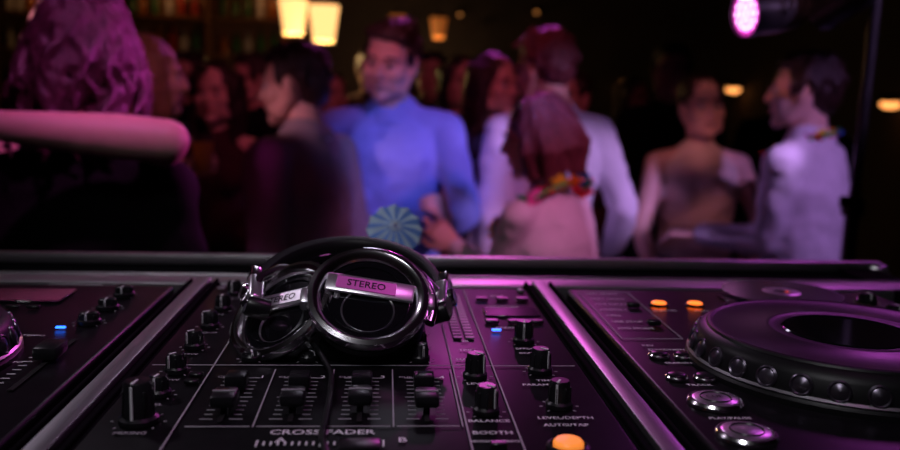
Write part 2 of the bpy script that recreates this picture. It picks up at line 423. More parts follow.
V,F=tube([(-.106,.665,1.336),(-.098,.69,1.351),(-.086,.712,1.354),(-.072,.718,1.352)],.0045,10); b.add(V,F,CHROME)
def catmull(P,n=8):
    P=[Vector(p) for p in P]; P=[2*P[0]-P[1]]+P+[2*P[-1]-P[-2]]; out=[]
    for i in range(1,len(P)-2):
        for k in range(n):
            t=k/n; p0,p1,p2,p3=P[i-1:i+3]
            out.append(.5*((2*p1)+(p2-p0)*t+(2*p0-5*p1+4*p2-p3)*t*t+(3*p1-p0-3*p2+p3)*t**3))
    out.append(P[-2]); return out
V,F=tube(catmull([(-.055,.645,1.314),(-.045,.62,1.310),(-.036,.59,1.306),(-.034,.555,1.306),(-.0335,.53,1.306),(-.034,.50,1.304),(-.0345,.485,1.303),(-.028,.45,1.3025),(-.02,.41,1.306),(-.02,.375,1.306)]),.0021,8); b.add(V,F,RUBBER)
b.obj('headphones')

# ---------------------------------------------------------------- cocktail umbrella on the case edge
PAP=[M('pale_blue_paper',(.62,.74,.98),.7,var=.12,vs=60),M('blue_paper',(.20,.34,.80),.7)]
STK=M('bamboo_stick',(.5,.33,.16),.6)
b=MB(); X=Fr((.012,1.055,1.3365),(.05,-.80,.50),(0,.4,.9))
n=12
for i in range(n):
    a0=2*math.pi*i/n; a1=2*math.pi*(i+1)/n; am=(a0+a1)/2
    P=lambda r,a,z:(r*math.cos(a),r*math.sin(a),z)
    rings=[(.002,.009),(.010,.0067),(.022,.001),(.0345,-.006)]
    for j in range(3):
        r0,z0=rings[j]; r1,z1=rings[j+1]; pm=.94 if j==2 else 1
        b.add([P(r0,a0,z0),P(r0,am,z0-.002),P(r1*pm,am,z1-.0025),P(r1,a0,z1),P(r0,a1,z0),P(r1,a1,z1)],[[0,1,2,3],[1,4,5,2]],[PAP[0],PAP[1]],X)
    V,F=tube([P(.003,a0,.0085),P(.0345,a0,-.0062)],.0008,6); b.add(V,F,WHITE,X)
V,F=tube([(0,0,.012),(0,0,-.055)],.0011,8); b.add(V,F,STK,X)
b.obj('cocktail_umbrella')

# ---------------------------------------------------------------- stage lights and stand
LENS=M('led_lens_glow',(.6,.1,.5),.3,emit=(1,.05,.65),es=1.0)
LED=M('led_dot',(1,.8,1),.3,emit=(1,.50,1),es=4)
def parcan(b,c,n,lit):
    X=Fr(c,n,(0,0,1))
    b.lat([(0,-.13),(.03,-.13),(.042,-.11),(.05,-.06),(.052,.0),(.055,.012),(.056,.03),(.052,.03),(.049,.012)],BLACK,X,32)
    b.lat([(.050,.022),(.03,.024),(0,.025)],LENS if lit else GLOSS,X,32)
    if lit:
        for r,k in ((0,1),(.017,6),(.034,12)):
            for i in range(k):
                a=2*math.pi*i/k; b.lat([(.0055,0),(.004,.003),(0,.004)],LED,X@T(r*math.cos(a),r*math.sin(a),.024),10)
    R=X.to_3x3()@Vector((1,0,0)); c=Vector(c)-X.to_3x3()@Vector((0,0,.05))
    V,F=tube([c+R*.062-Vector((0,0,.0)),c+R*.068+Vector((0,0,.06)),c+R*.04+Vector((0,0,.115)),c-R*.04+Vector((0,0,.115)),c-R*.068+Vector((0,0,.06)),c-R*.062],.006,8); b.add(V,F,BLACK)
    V,F=tube([c+Vector((0,0,.11)),c+Vector((0,0,.17))],.008,8); b.add(V,F,BLACK)
b=MB()
px,py=1.125,2.02
V,F=tube([(px,py,.55),(px,py,1.25)],.017,16); b.add(V,F,BLACK)
V,F=tube([(px,py,1.2),(px+.012,py,1.9)],.012,16); b.add(V,F,BLACK)
b.lat([(.017,0),(.026,.005),(.026,.045),(.014,.05)],BLACK,T(px,py,1.23),20)
V,F=tube([(px,py,1.27),(px-.035,py-.03,1.27)],.007,8); b.add(V,F,BLACK)
b.box(px-.045,py-.035,1.27,.014,.014,.03,BLACK,.004)
for k in range(3):
    a=k*2.094+.5
    V,F=tube([(px,py,.62),(px+.5*math.cos(a),py+.5*math.sin(a),.012)],.012,8); b.add(V,F,BLACK)
    V,F=tube([(px,py,.30),(px+.26*math.cos(a),py+.26*math.sin(a),.30)],.006,8); b.add(V,F,BLACK)
b.box(px,py,1.90,.85,.035,.035,BLACK,.004)
parcan(b,(.863,2.06,1.706),(-.93,-.22,-.10),True)
parcan(b,(1.05,2.06,1.735),(-.2,.95,-.3),False)
b.obj('stage_light_stand')

# ---------------------------------------------------------------- people
def loft(P,RW,RD,side=(1,0,0),n=14):
    P=[Vector(p) for p in P]; L=len(P); V=[];F=[]
    def frame(t):
        s=Vector(side)-t*Vector(side).dot(t)
        if s.length<.15: s=Vector((0,1,0))-t*t.y
        s.normalize(); return s,t.cross(s)
    rings=[]
    t0=(P[1]-P[0]).normalized(); t1=(P[-1]-P[-2]).normalized()
    for a in (80,50,25):
        a=math.radians(a); m=min(RW[0],RD[0]); rings.append((P[0]-t0*m*math.sin(a),RW[0]*math.cos(a),RD[0]*math.cos(a),t0))
    for i in range(L):
        t=(P[min(i+1,L-1)]-P[max(i-1,0)]).normalized(); rings.append((P[i],RW[i],RD[i],t))
    for a in (25,50,80):
        a=math.radians(a); m=min(RW[-1],RD[-1]); rings.append((P[-1]+t1*m*math.sin(a),RW[-1]*math.cos(a),RD[-1]*math.cos(a),t1))
    for c,rw,rd,t in rings:
        s,d=frame(t)
        for k in range(n):
            a=2*math.pi*k/n; V.append(c+s*math.cos(a)*rw+d*math.sin(a)*rd)
    for j in range(len(rings)-1):
        for k in range(n): F.append([j*n+k,j*n+(k+1)%n,(j+1)*n+(k+1)%n,(j+1)*n+k])
    F.append(list(range(n))[::-1]); F.append([(len(rings)-1)*n+k for k in range(n)])
    return V,F
class Body:
    def __init__(s): s.V=[];s.F=[];s.S=[]
    def loft(s,P,RW,RD=None,tag=None,side=(1,0,0),n=14):
        RD=RD or RW; V,F=loft(P,RW,RD,side,n); o=len(s.V); s.V+=V; s.F+=[[i+o for i in f] for f in F]
        for i in range(len(P)-1):
            p0=Vector(P[i]);p1=Vector(P[i+1]);t=(p1-p0).normalized()
            sd=Vector(side)-t*Vector(side).dot(t)
            if sd.length<.15: sd=Vector((0,1,0))-t*t.y
            sd.normalize(); d=t.cross(sd)
            s.S.append((p0,p1,RW[i],RD[i],RW[i+1],RD[i+1],sd,d,t,tag))
    def ell(s,c,r,tag,n=14):
        o=len(s.V); rings=8
        for j in range(rings+1):
            a=math.pi*(j+.001)/(rings+.002)
            for k in range(n):
                p=2*math.pi*k/n
                s.V.append(Vector((c[0]+r[0]*math.sin(a)*math.cos(p),c[1]+r[1]*math.sin(a)*math.sin(p),c[2]+r[2]*math.cos(a))))
        for j in range(rings):
            for k in range(n): s.F.append([o+j*n+k,o+(j+1)*n+k,o+(j+1)*n+(k+1)%n,o+j*n+(k+1)%n])
        s.F.append([o+k for k in range(n)]); s.F.append([o+rings*n+k for k in range(n)][::-1])
        s.S.append((Vector(c)-Vector((0,0,1e-4)),Vector(c)+Vector((0,0,1e-4)),r[0],r[1],r[0],r[1],Vector((1,0,0)),Vector((0,1,0)),Vector((0,0,1)),(tag,r[2])))
    def remesh(s,vox,sm):
        me=bpy.data.meshes.new('t'); me.from_pydata([tuple(v) for v in s.V],[],s.F); me.update()
        ob=bpy.data.objects.new('t',me); sc.collection.objects.link(ob)
        m=ob.modifiers.new('r','REMESH'); m.mode='VOXEL'; m.voxel_size=vox
        if sm:
            m=ob.modifiers.new('s','SMOOTH'); m.factor=.5; m.iterations=sm
        dg=bpy.context.evaluated_depsgraph_get(); dg.update()
        r=bpy.data.meshes.new_from_object(ob.evaluated_get(dg))
        V=np.empty(len(r.vertices)*3,dtype=np.float64); r.vertices.foreach_get('co',V); V=V.reshape(-1,3)
        F=[list(p.vertices) for p in r.polygons]
        bpy.data.objects.remove(ob); bpy.data.meshes.remove(me); bpy.data.meshes.remove(r)
        return V,F
    def tags(s,Q):
        best=np.full(len(Q),1e9); idx=np.zeros(len(Q),int)
        for i,(p0,p1,w0,d0,w1,d1,sd,d,t,tag) in enumerate(s.S):
            p0=np.array(p0);ab=np.array(p1)-p0;L2=max(ab@ab,1e-9)
            tt=np.clip((Q-p0)@ab/L2,0,1); df=Q-(p0+tt[:,None]*ab)
            rw=w0+(w1-w0)*tt; rd=d0+(d1-d0)*tt; rt=tag[1] if isinstance(tag,tuple) else np.minimum(rw,rd)
            m=np.sqrt((df@np.array(sd)/rw)**2+(df@np.array(d)/rd)**2+(df@np.array(t)/rt)**2)
            k=m<best; best[k]=m[k]; idx[k]=i
        tg=[(x[-1][0] if isinstance(x[-1],tuple) else x[-1]) for x in s.S]
        return [tg[i] for i in idx]
def centers(V,F): return np.array([V[f].mean(axis=0) for f in F])

EYEW=M('eye_white',(.55,.52,.50),.3); IRIS=M('iris_dark',(.03,.02,.015),.2)
LIP=M('lips',(.5,.16,.15),.45); TEETH=M('teeth',(.8,.78,.72),.3)
_h={}
def head_base(fem):
    if fem in _h: return _h[fem]
    B=Body(); w=.95 if fem else 1
    B.ell((0,-.012,.03),(.075*w,.093,.088),'s',20); B.ell((0,.018,-.035),(.063*w,.070,.076),'s',18)
    B.loft([(-.042*w,.03,-.075),(0,.068,-.096),(.042*w,.03,-.075)],[.024,.022,.024],tag='s',side=(0,0,1))
    for x in(-1,1):
        B.ell((x*.038*w,.050,-.028),(.030,.034,.034),'s',12)
        B.ell((x*.034*w,.042,-.062),(.028,.034,.034),'s',12)
        B.ell((x*.077*w,-.008,-.006),(.010,.019,.031),'s',12)
        B.loft([(x*.055*w,-.01,-.03),(x*.048*w,.030,-.078)],[.024,.022],tag='s')
        B.ell((x*.010,.096,-.032),(.008,.010,.008),'s',10)
    B.loft([(-.040,.068,.020),(0,.077,.021),(.040,.068,.020)],[.011,.012,.011],tag='s',side=(0,0,1))
    B.loft([(0,.078,.014),(0,.094,-.012),(0,.101,-.027)],[.009,.011,.013],tag='s')
    B.loft([(-.020,.074,-.060),(0,.083,-.058),(.020,.074,-.060)],[.010,.011,.010],tag='s',side=(0,0,1))
    B.loft([(0,-.02,-.06),(0,-.03,-.15)],[.052*w,.054*w],tag='s')
    _h[fem]=B.remesh(.0055,4); return _h[fem]
def hair_mesh(style,seed):
    B=Body(); rnd=random.Random(seed)
    B.ell((0,-.022,.040),(.081,.095,.086),'h',20)
    B.ell((0,-.058,-.005),(.068,.056,.072),'h',16)
    vx=.0075
    if style=='short':
        for k in range(16):
            x=rnd.uniform(-.055,.055); B.loft([(x,.0,.112-abs(x)*.35),(x*1.05+rnd.uniform(-.01,.01),.050,.108-abs(x)*.45),(x*1.1+rnd.uniform(-.015,.015),.078-abs(x)*.4,.080)],[.013,.013,.007],tag='h',n=8)
        for k in range(26):
            a=math.radians(rnd.uniform(150,390)); e=rnd.uniform(.01,.10); r=.085*math.sqrt(max(.1,1-(e/.13)**2))
            x=r*math.cos(a); y=-.022+r*1.15*math.sin(a)
            B.loft([(x*.9,y*.9,e+.02),(x*1.04,y*1.04,e),(x*1.05,y*1.05,e-.03)],[.010,.010,.005],tag='h',n=7)
        for x in(-1,1): B.loft([(x*.074,.02,.03),(x*.073,.008,-.005)],[.012,.008],tag='h')
        vx=.0062
    if style=='long':
        nn=26; Lh=.18
        for i in range(nn):
            a=math.radians(150+240*i/(nn-1)); rr=.082
            x=rr*math.cos(a); y=-.02+rr*1.05*math.sin(a)
            pts=[];rd=[]
            ph=rnd.uniform(0,6)
            for j in range(6):
                q=j/5; out=1+.10*math.sin(q*3.1)
                pts.append((x*out+.010*math.sin(ph+q*7),y*out+.010*math.cos(ph+q*6),.06-q*(.06+Lh+rnd.uniform(-.02,.02)))); rd.append(.021-.010*q)
            B.loft(pts,rd,tag='h',n=8)
    if style=='wavy':
        vx=.0050
        for i in range(95):
            a=math.radians(rnd.uniform(160,380)); el=rnd.uniform(.02,.120)
            rr0=.088*math.sqrt(max(.05,1-(el/.135)**2)); pts=[];rd=[]; ph=rnd.uniform(0,6); L=rnd.uniform(.11,.20)+el*.7; w=rnd.uniform(.8,1.16)
            for j in range(9):
                q=j/8; r=rr0+(.104*w-rr0)*min(1,q*1.7)-.012*max(0,q-.7)
                aa=a+.17*math.sin(ph+q*9)
                pts.append((r*math.cos(aa),-.022+r*1.08*math.sin(aa),el+.014*math.sin(q*3)-q*L)); rd.append(.0100-.006*q)
            B.loft(pts,rd,tag='h',n=7)
    if style=='bun':
        B.ell((0,-.105,.055),(.036,.036,.036),'h',12)
    if style=='bob':
        for i in range(44):
            a=math.radians(160+220*i/43); x=.082*math.cos(a); y=-.02+.09*math.sin(a); ph=rnd.uniform(0,6); dz=rnd.uniform(-.03,.03); o2=rnd.uniform(1.0,1.2)
            B.loft([(x*.6,y*.6,.10+dz*.3),(x*1.02,y*1.02,.04),(x*1.12*o2+.012*math.sin(ph),y*1.10*o2,-.03),(x*1.06*o2,y*1.03*o2,-.065+dz),(x*1.0*o2+.014*math.sin(ph),y*1.0*o2,-.10+dz)],[.014,.015,.014,.012,.006],tag='h',n=8)
        vx=.0060
    V,F=B.remesh(vx,2 if style!='wavy' else 1)
    amp={'short':.005,'long':.006,'wavy':.004,'bob':.006,'bun':.004}[style]; fz={'short':35,'long':9,'wavy':20,'bob':14,'bun':20}[style]
    out=[]
    for v in V:
        r=Vector(v)-Vector((0,-.02,.03)); r.normalize()
        k=noise.noise(Vector((v[0]*60+seed,v[1]*60,v[2]*fz)))+.5*noise.noise(Vector((v[0]*110,v[1]*110+seed,v[2]*fz*2)))
        out.append(Vector(v)+r*k*amp)
    return out,F
def handVF(side,curl,spread=.0):
    B=Body()
    B.loft([(0,-.02,0),(0,.02,0),(side*.002,.05,0),(side*.002,.082,0)],[.026,.034,.042,.038],[.022,.018,.014,.012],tag='s',side=(1,0,0),n=12)
    for i,(x,L) in enumerate(((.031,.072),(.0105,.080),(-.0105,.074),(-.030,.058))):
        x*=side; p=Vector((x,.078,0)); ang=-curl*(1+.12*i); pts=[p.copy()]; d0=Vector((x*spread,1,0)).normalized()
        for k,f in enumerate((.45,.32,.25)):
            d=Vector((d0.x,d0.y*math.cos(ang),math.sin(ang))); p=p+d*L*f; pts.append(p.copy()); ang-=curl
        B.loft(pts,[.0098,.0092,.0085,.0072],tag='s',n=10)
    pts=[Vector((side*.026,.018,-.006)),Vector((side*.050,.046,-.014)),Vector((side*.056,.072,-.022-curl*.012)),Vector((side*.052,.092,-.03-curl*.02))]
    B.loft(pts,[.015,.012,.0105,.0085],tag='s',n=10)
    return B.remesh(.0042,2)

def person(name,PX,PY,yaw,H,top,bottom,skin,hairm,style='short',fem=False,sleeve='long',la=None,ra=None,hyaw=0,htilt=0,hroll=0,
           vox=.012,jacket=False,dress=False,lean=0,smile=False,collar=None,shoe=None,hand_cfg=None,folds=.009,ak=1,bulk=1,hs=1.04,seed=None):
    s=H/1.75; yw=math.radians(yaw)
    Wm=T(PX,PY,0)@Matrix.Rotation(yw,4,'Z')@Matrix.Scale(s,4); Wi=Wm.inverted()
    B=Body()
    def ln(p): p=Vector(p); return Vector((p.x,p.y+lean*max(0,p.z-.95),p.z))
    if fem: R=[(.90,0,.165,.12),(.98,0,.163,.118),(1.09,0,.125,.095),(1.2,0,.138,.1),(1.30,0,.15,.108),(1.38,-.005,.138,.085),(1.435,-.01,.085,.062),(1.475,-.01,.05,.05)]
    else: R=[(.90,0,.152,.112),(.98,0,.16,.118),(1.09,0,.152,.112),(1.2,0,.165,.118),(1.31,0,.18,.122),(1.39,-.006,.165,.098),(1.445,-.012,.10,.07),(1.485,-.01,.058,.055)]
    R=[(z,y,a*bulk,c*bulk) for z,y,a,c in R]
    g=1.07 if jacket else 1
    B.loft([ln((0,y,z)) for z,y,_,_ in R[:2]],[r[2] for r in R[:2]],[r[3] for r in R[:2]],'top' if (dress or jacket) else 'bottom')
    B.loft([ln((0,y,z)) for z,y,_,_ in R[1:7]],[r[2]*g for r in R[1:7]],[r[3]*g for r in R[1:7]],'top',n=20)
    if jacket: B.loft([ln((0,0,1.15)),ln((0,0,1.0)),(0,0,.84)],[.155,.178,.185],[.12,.132,.135],'top',n=18)
    if not jacket and not dress: B.loft([ln((0,0,1.1)),(0,0,.97)],[.15 if not fem else .13,.168],[.11,.124],'top',n=18)
    if fem:
        for x in(-1,1): B.ell(ln((x*.062,.075,1.275)),(.06,.05,.06),'top')
    nr=.046 if fem else .058
    B.loft([ln((0,-.015,1.40)),ln((0,-.005,1.47)),ln((0,.002,1.55))],[nr*1.2,nr,nr*.97],tag='skin')
    sx=(.150 if fem else .183)*bulk; sr=.048 if fem else .062; g2=.009 if jacket else 0
    hands=[]
    for sd,arm in ((-1,la),(1,ra)):
        sh=ln((sd*sx,-.005,1.395))
        if arm: el,wr=[Wi@Vector(p) for p in arm]
        else: el,wr=ln((sd*(sx+.055),-.03,1.12)),Vector((sd*(sx+.05),.07,.90))
        mid=ln((sd*sx*.45,-.008,1.42))
        B.loft([mid,sh],[sr*.85,sr+g2],tag='top' if sleeve!='none' else 'skin')
        k=(.85 if fem else 1)*ak
        B.loft([sh,sh.lerp(el,.5),el],[.054*k,.050*k,.042*k],tag='skin'); B.loft([el,el.lerp(wr,.3),wr],[.041*k,.043*k,.028*k],tag='skin')
        if sleeve=='long':
            B.loft([sh,sh.lerp(el,.5),el],[.060*k+g2,.056*k+g2,.051*k+g2],tag='top'); B.loft([el,el.lerp(wr,.3),el.lerp(wr,.93)],[.051*k+g2,.050*k+g2,.040*k+g2],tag='top')
        if sleeve=='short': B.loft([sh,sh.lerp(el,.55)],[.062*k,.060*k],tag='top')
        hands.append((sd,el,wr))
    for x in(-1,1):
        lt='skin' if dress else 'bottom'; k=.92 if fem else 1
        hp=(x*.088,0,.92); kn=(x*.10,.01,.50); an=(x*.105,-.02,.09)
        B.loft([hp,(x*.095,.01,.7),kn],[.092,.078*k,.060*k],tag=lt); B.loft([kn,(x*.103,-.015,.36),an],[.058*k,.058*k,.045 if not dress else .036],tag=lt)
        B.loft([(x*.108,-.04,.042),(x*.112,.06,.036),(x*.118,.14,.028)],[.040,.042,.030],[.040,.034,.026],tag='shoe')
    if dress: B.loft([(0,0,.95),(0,0,.75),(0,0,.52)],[.165,.19,.215],[.125,.15,.175],'top',n=20)
    V,F=B.remesh(vox,5)
    tg=B.tags(centers(V,F))
    Q=B.tags(V); out=[]
    c0=random.uniform(0,50)
    for v,t in zip(V,Q):
        v=Vector(v)
        if t in('top','bottom'):
            kx=noise.noise(Vector((v.x*9+c0,v.y*9,v.z*16+v.x*10)))+.6*noise.noise(Vector((v.x*22+c0,v.y*22,v.z*30)))
            n=Vector((v.x,v.y-(lean*max(0,v.z-.95)),0))
            if n.length>.02: v=v+n.normalized()*kx*folds
        out.append(v)
    shoe=shoe or BLACK
    mm={'skin':skin,'top':top,'bottom':bottom,'shoe':shoe}
    m=MB(); m.add(out,F,[mm[t] for t in tg])
    if collar:
        CX=T(*ln((0,-.004,1.452)))@Matrix.Rotation(math.radians(-12),4,'X')
        m.lat([(.086,-.020),(.076,.000),(.066,.022),(.063,.024),(.062,.012),(.068,-.01)],collar,CX,28)
    for sd,el,wr in hands:
        cfg=(hand_cfg or {}).get(sd,{})
        d=(wr-el).normalized()
        if 'dir' in cfg: d=(Wi.to_3x3()@Vector(cfg['dir'])).normalized()
        nb=Vector((sd,0,0)) if abs(d.z)>.6 else Vector((sd*.3,0,1))
        if 'back' in cfg: nb=(Wi.to_3x3()@Vector(cfg['back'])).normalized()
        nb=(nb-d*nb.dot(d)).normalized(); x=d.cross(nb)
        R=Matrix.Identity(4)
        for i in range(3): R[i][0]=x[i];R[i][1]=d[i];R[i][2]=nb[i];R[i][3]=wr[i]
        ts=cfg.get('thumb',-sd)
        if abs(d.z)>.6 and 'thumb' not in cfg:
            ts=1 if x.y>0 else -1
        hv,hf=handVF(ts,cfg.get('curl',.35))
        m.add([v*(.92 if fem else 1) for v in [Vector(q) for q in hv]],hf,skin,R)
    piv=ln((0,.0,1.53))
    HM=T(*piv)@Matrix.Rotation(math.radians(hyaw),4,'Z')@Matrix.Rotation(math.radians(-htilt),4,'X')@Matrix.Rotation(math.radians(hroll),4,'Y')@T(0,.018,.088)@Matrix.Scale(hs,4)
    hv,hf=head_base(fem); m.add([Vector(q) for q in hv],hf,skin,HM)
    for x in(-1,1):
        m.lat([(0,-.0125),(.009,-.009),(.0125,0),(.009,.009),(0,.0125)],EYEW,HM@T(x*.030,.0700,.000)@Matrix.Rotation(math.radians(-90),4,'X'),14)
        m.lat([(.0058,0),(.004,.0012),(0,.0016)],IRIS,HM@T(x*.030,.0818,.000)@Matrix.Rotation(math.radians(-90),4,'X'),12)
        Vb,Fb=loft([(x*.016,.0885,.021),(x*.030,.085,.026),(x*.045,.073,.021)],[.003,.0038,.0025],[.003]*3,side=(0,0,1),n=8); m.add(Vb,Fb,hairm,HM)
        Vb,Fb=loft([(x*.018,.082,.008),(x*.030,.084,.0105),(x*.042,.0755,.006)],[.0020]*3,[.0026]*3,side=(0,0,1),n=6); m.add(Vb,Fb,skin,HM)
    up=.006 if smile else 0
    Vb,Fb=loft([(-.025,.075,-.058+up),(-.010,.0905,-.0575),(0,.0925,-.058),(.010,.0905,-.0575),(.025,.075,-.058+up)],[.002,.0042,.0036,.0042,.002],[.003]*5,side=(0,0,1),n=8); m.add(Vb,Fb,LIP,HM)
    Vb,Fb=loft([(-.022,.076,-.066+up),(0,.0900,-.0705),(.022,.076,-.066+up)],[.002,.0048,.002],[.004]*3,side=(0,0,1),n=8); m.add(Vb,Fb,LIP,HM)
    if smile:
        Vb,Fb=loft([(-.021,.0800,-.0600+up*.7),(0,.0925,-.064),(.021,.0800,-.0600+up*.7)],[.0035,.0048,.0035],[.003]*3,side=(0,0,1),n=8); m.add(Vb,Fb,TEETH,HM)
    if style:
        hv,hf=hair_mesh(style,sum(map(ord,name))%97+1); m.add(hv,hf,hairm,HM)
    m.V=[Wm@v for v in m.V]
    return m.obj(name,origin=(PX,PY,0),rotz=yw,scale=s,angle=70), Wm

def fab(n,c,r=.8): return M(n,c,r,bs=120,bstr=.15,var=.08,vs=10,spec=.2)
SK=M('skin_fair',(.80,.50,.41),.5,sss=.05,var=.06,vs=15); SK2=M('skin_tan',(.62,.35,.27),.5,sss=.05,var=.06,vs=15)
def hair(n,c): return M(n,c,.34,bs=90,bstr=.5,stretch=(3,3,.4),var=.4,vs=40)
HB=hair('hair_dark_brown',(.030,.014,.011)); HR=hair('hair_auburn',(.15,.04,.045)); HL=hair('hair_light_brown',(.34,.19,.10))
HK=hair('hair_black',(.015,.01,.01)); HW=hair('hair_dark_auburn',(.055,.016,.028))
BK=fab('black_cloth',(.005,.004,.006),.95); NV=fab('navy_cloth',(.015,.02,.07)); GS=fab('grey_suit_cloth',(.30,.24,.25))
BS=fab('blue_shirt_cloth',(.28,.36,.88)); WS=fab('white_shirt_cloth',(.86,.82,.92)); CR=fab('cream_cloth',(.88,.72,.62))
TR=fab('dark_trousers',(.03,.03,.035)); DK=fab('dark_red_cloth',(.06,.015,.025)); WB=fab('white_blouse_cloth',(.90,.80,.84))

person('woman_with_wavy_hair',-.545,1.62,-8,1.665,BK,BK,SK,HW,'wavy',True,'long',dress=True,vox=.011,hroll=6,bulk=1.12)
person('woman_hugging',-.66,1.93,180,1.70,BK,BK,SK,HB,'bun',True,'none',dress=True,vox=.0095,hyaw=-25,ak=1.10,
   la=((-.362,1.485,1.410),(-.61,1.415,1.433)),hand_cfg={-1:{'curl':.2,'back':(0,-1,0)}})
person('man_in_grey_suit',-.225,2.56,62,1.64,GS,TR,SK2,HB,'short',jacket=True,collar=WS,htilt=6,vox=.011,hyaw=16,bulk=1.06,lean=.04)
person('man_in_blue_shirt',.02,2.86,170,1.735,BS,TR,SK,HB,'short',collar=BS,hyaw=-12,htilt=12,smile=True,vox=.010,lean=.08,hroll=-8,
   la=((.250,2.70,1.13),(.180,2.54,1.11)),hand_cfg={-1:{'curl':.55,'back':(.5,-.5,.3),'dir':(-.1,-.45,.5)}})
person('man_in_white_shirt',.545,2.85,18,1.73,WS,TR,SK2,HR,'short',collar=WS,vox=.010,hyaw=14,htilt=12,lean=.05,
   ra=((.80,2.87,1.13),(.80,3.02,.93)))
P5,_=person('woman_with_flower_garland',.435,2.2,48,1.51,WB,TR,SK,HR,'bob',True,'long',vox=.010,hyaw=15,lean=.07,bulk=1.10,htilt=8,hroll=-6,
   la=((.285,2.2,1.03),(.185,2.28,1.10)),hand_cfg={-1:{'curl':.7,'back':(.2,-.9,.2),'dir':(-.45,.1,.45)}})
person('woman_in_navy_dress',.40,3.35,200,1.66,NV,NV,SK2,HB,'long',True,'short',dress=True,hyaw=20)
person('woman_in_cream_top',1.10,3.02,178,1.60,CR,TR,SK,HB,'bun',True,'none',smile=True,vox=.010,hroll=6,hyaw=4,bulk=1.08,
   la=((1.32,2.97,1.08),(1.28,2.88,.90)),ra=((.88,2.93,1.05),(.91,2.80,.88)))
P8,_=person('man_with_flower_garland',1.275,2.56,44,1.66,WS,TR,SK,HB,'short',collar=WS,vox=.010,hyaw=16,bulk=1.08,lean=.03,
   la=((1.14,2.50,1.09),(.985,2.64,1.085)),hand_cfg={-1:{'curl':.3,'back':(0,-.3,1)}})
person('woman_with_blonde_hair',-.70,2.62,-72,1.65,BK,BK,SK,HL,'long',True,'short',dress=True,hyaw=5)
person('woman_with_drink',-.62,3.3,170,1.60,DK,DK,SK,HB,'long',True,'none',dress=True,
   ra=((-.80,3.2,1.10),(-.655,3.02,1.235)),hand_cfg={1:{'curl':.75,'back':(-.4,-.5,.0),'dir':(.35,-.5,.25),'thumb':1}})
G=[('party_guest',-.57,3.9,120,1.66,BK,HB,'short',False),('party_guest',.34,4.1,190,1.68,BK,HK,'long',True),('party_guest',1.29,3.95,160,1.76,BK,HK,'short',False),
('party_guest',1.36,4.8,200,1.62,DK,HB,'long',True),('party_guest',.25,5.0,170,1.74,TR,HK,'short',False),('party_guest',-.98,4.5,150,1.68,BK,HB,'short',False),
('party_guest',-1.22,3.5,200,1.62,BK,HL,'long',True),('party_guest',-.28,4.4,210,1.60,NV,HB,'bun',True),('party_guest',.85,4.5,180,1.70,BK,HK,'short',False),
('party_guest',2.0,4.3,150,1.70,BK,HK,'short',False),('party_guest',.02,3.7,20,1.6,BK,HB,'long',True),('party_guest',-1.5,5.3,170,1.7,DK,HB,'short',False),('party_guest',.72,5.6,190,1.66,DK,HB,'long',True),
('party_guest',-.95,3.75,215,1.63,NV,HB,'bob',True),('party_guest',.80,3.75,140,1.62,DK,HB,'bun',True),('party_guest',1.78,3.6,110,1.66,BK,HB,'short',False),('party_guest',-.1,5.6,185,1.76,DK,HB,'short',False)]
for n,x,y,yw,h,t,hm,st,f in G: person(n,x,y,yw,h,t,TR,SK2,hm,st,f,'long',vox=.017)

# flower garlands
FL=[M('petal_'+n,c,.7) for n,c in (('red',(.9,.03,.03)),('yellow',(.95,.7,.03)),('orange',(.95,.28,.02)),('blue',(.05,.25,.9)),('green',(.05,.6,.12)),('pink',(.9,.12,.45)))]
def garland(X,Y,Z,rx,ry,tilt,yaw,ps=1):
    b=MB(); N=60
    base=T(X,Y,Z)@Matrix.Rotation(math.radians(yaw),4,'Z')@Matrix.Rotation(math.radians(-tilt),4,'X')
    for i in range(N):
        a=2*math.pi*i/N
        P=base@T(rx*math.cos(a)+random.uniform(-.008,.008),ry*math.sin(a)+random.uniform(-.008,.008),random.uniform(-.010,.010))
        P=P@Matrix.Rotation(random.uniform(0,6),4,'Z')@Matrix.Rotation(random.uniform(-1.2,1.2),4,'X')@Matrix.Scale(ps,4)
        m=FL[(i//3)%6]
        for k in range(5):
            q=Matrix.Rotation(k*1.2566,4,'Z'); b.add([(0,0,0),(.010,.011,.003),(.0,.024,.006),(-.010,.011,.003)],[[0,1,2,3]],m,P@q)
        b.lat([(.004,0),(.003,.003),(0,.004)],FL[1],P,6)
    pts=[base@Vector((rx*math.cos(2*math.pi*i/40),ry*math.sin(2*math.pi*i/40),0)) for i in range(40)]
    V,F=tube(pts,.005,6,closed=True); b.add(V,F,FL[4])
    return b.obj('flower_garland')
garland(.400,2.222,1.215,.125,.140,36,48,1.05)
garland(1.255,2.575,1.372,.088,.105,24,44,.75)
# glass in hand
AMBER=M('beer',(.7,.35,.06),.15); GL=bpy.data.materials.new('clear_glass'); GL.use_nodes=True
g=GL.node_tree.nodes['Principled BSDF']; g.inputs['Transmission Weight'].default_value=1; g.inputs['Roughness'].default_value=.03; g.inputs['IOR'].default_value=1.3
b=MB(); b.lat([(0,0),(.027,0),(.036,.14),(.0345,.14),(.026,.006),(0,.006)],GL,T(0,0,0),28); b.lat([(0,.008),(.0255,.008),(.033,.11),(0,.11)],AMBER,T(0,0,0),24)
o=b.obj('beer_glass'); o.location=(-.600,2.925,1.215)

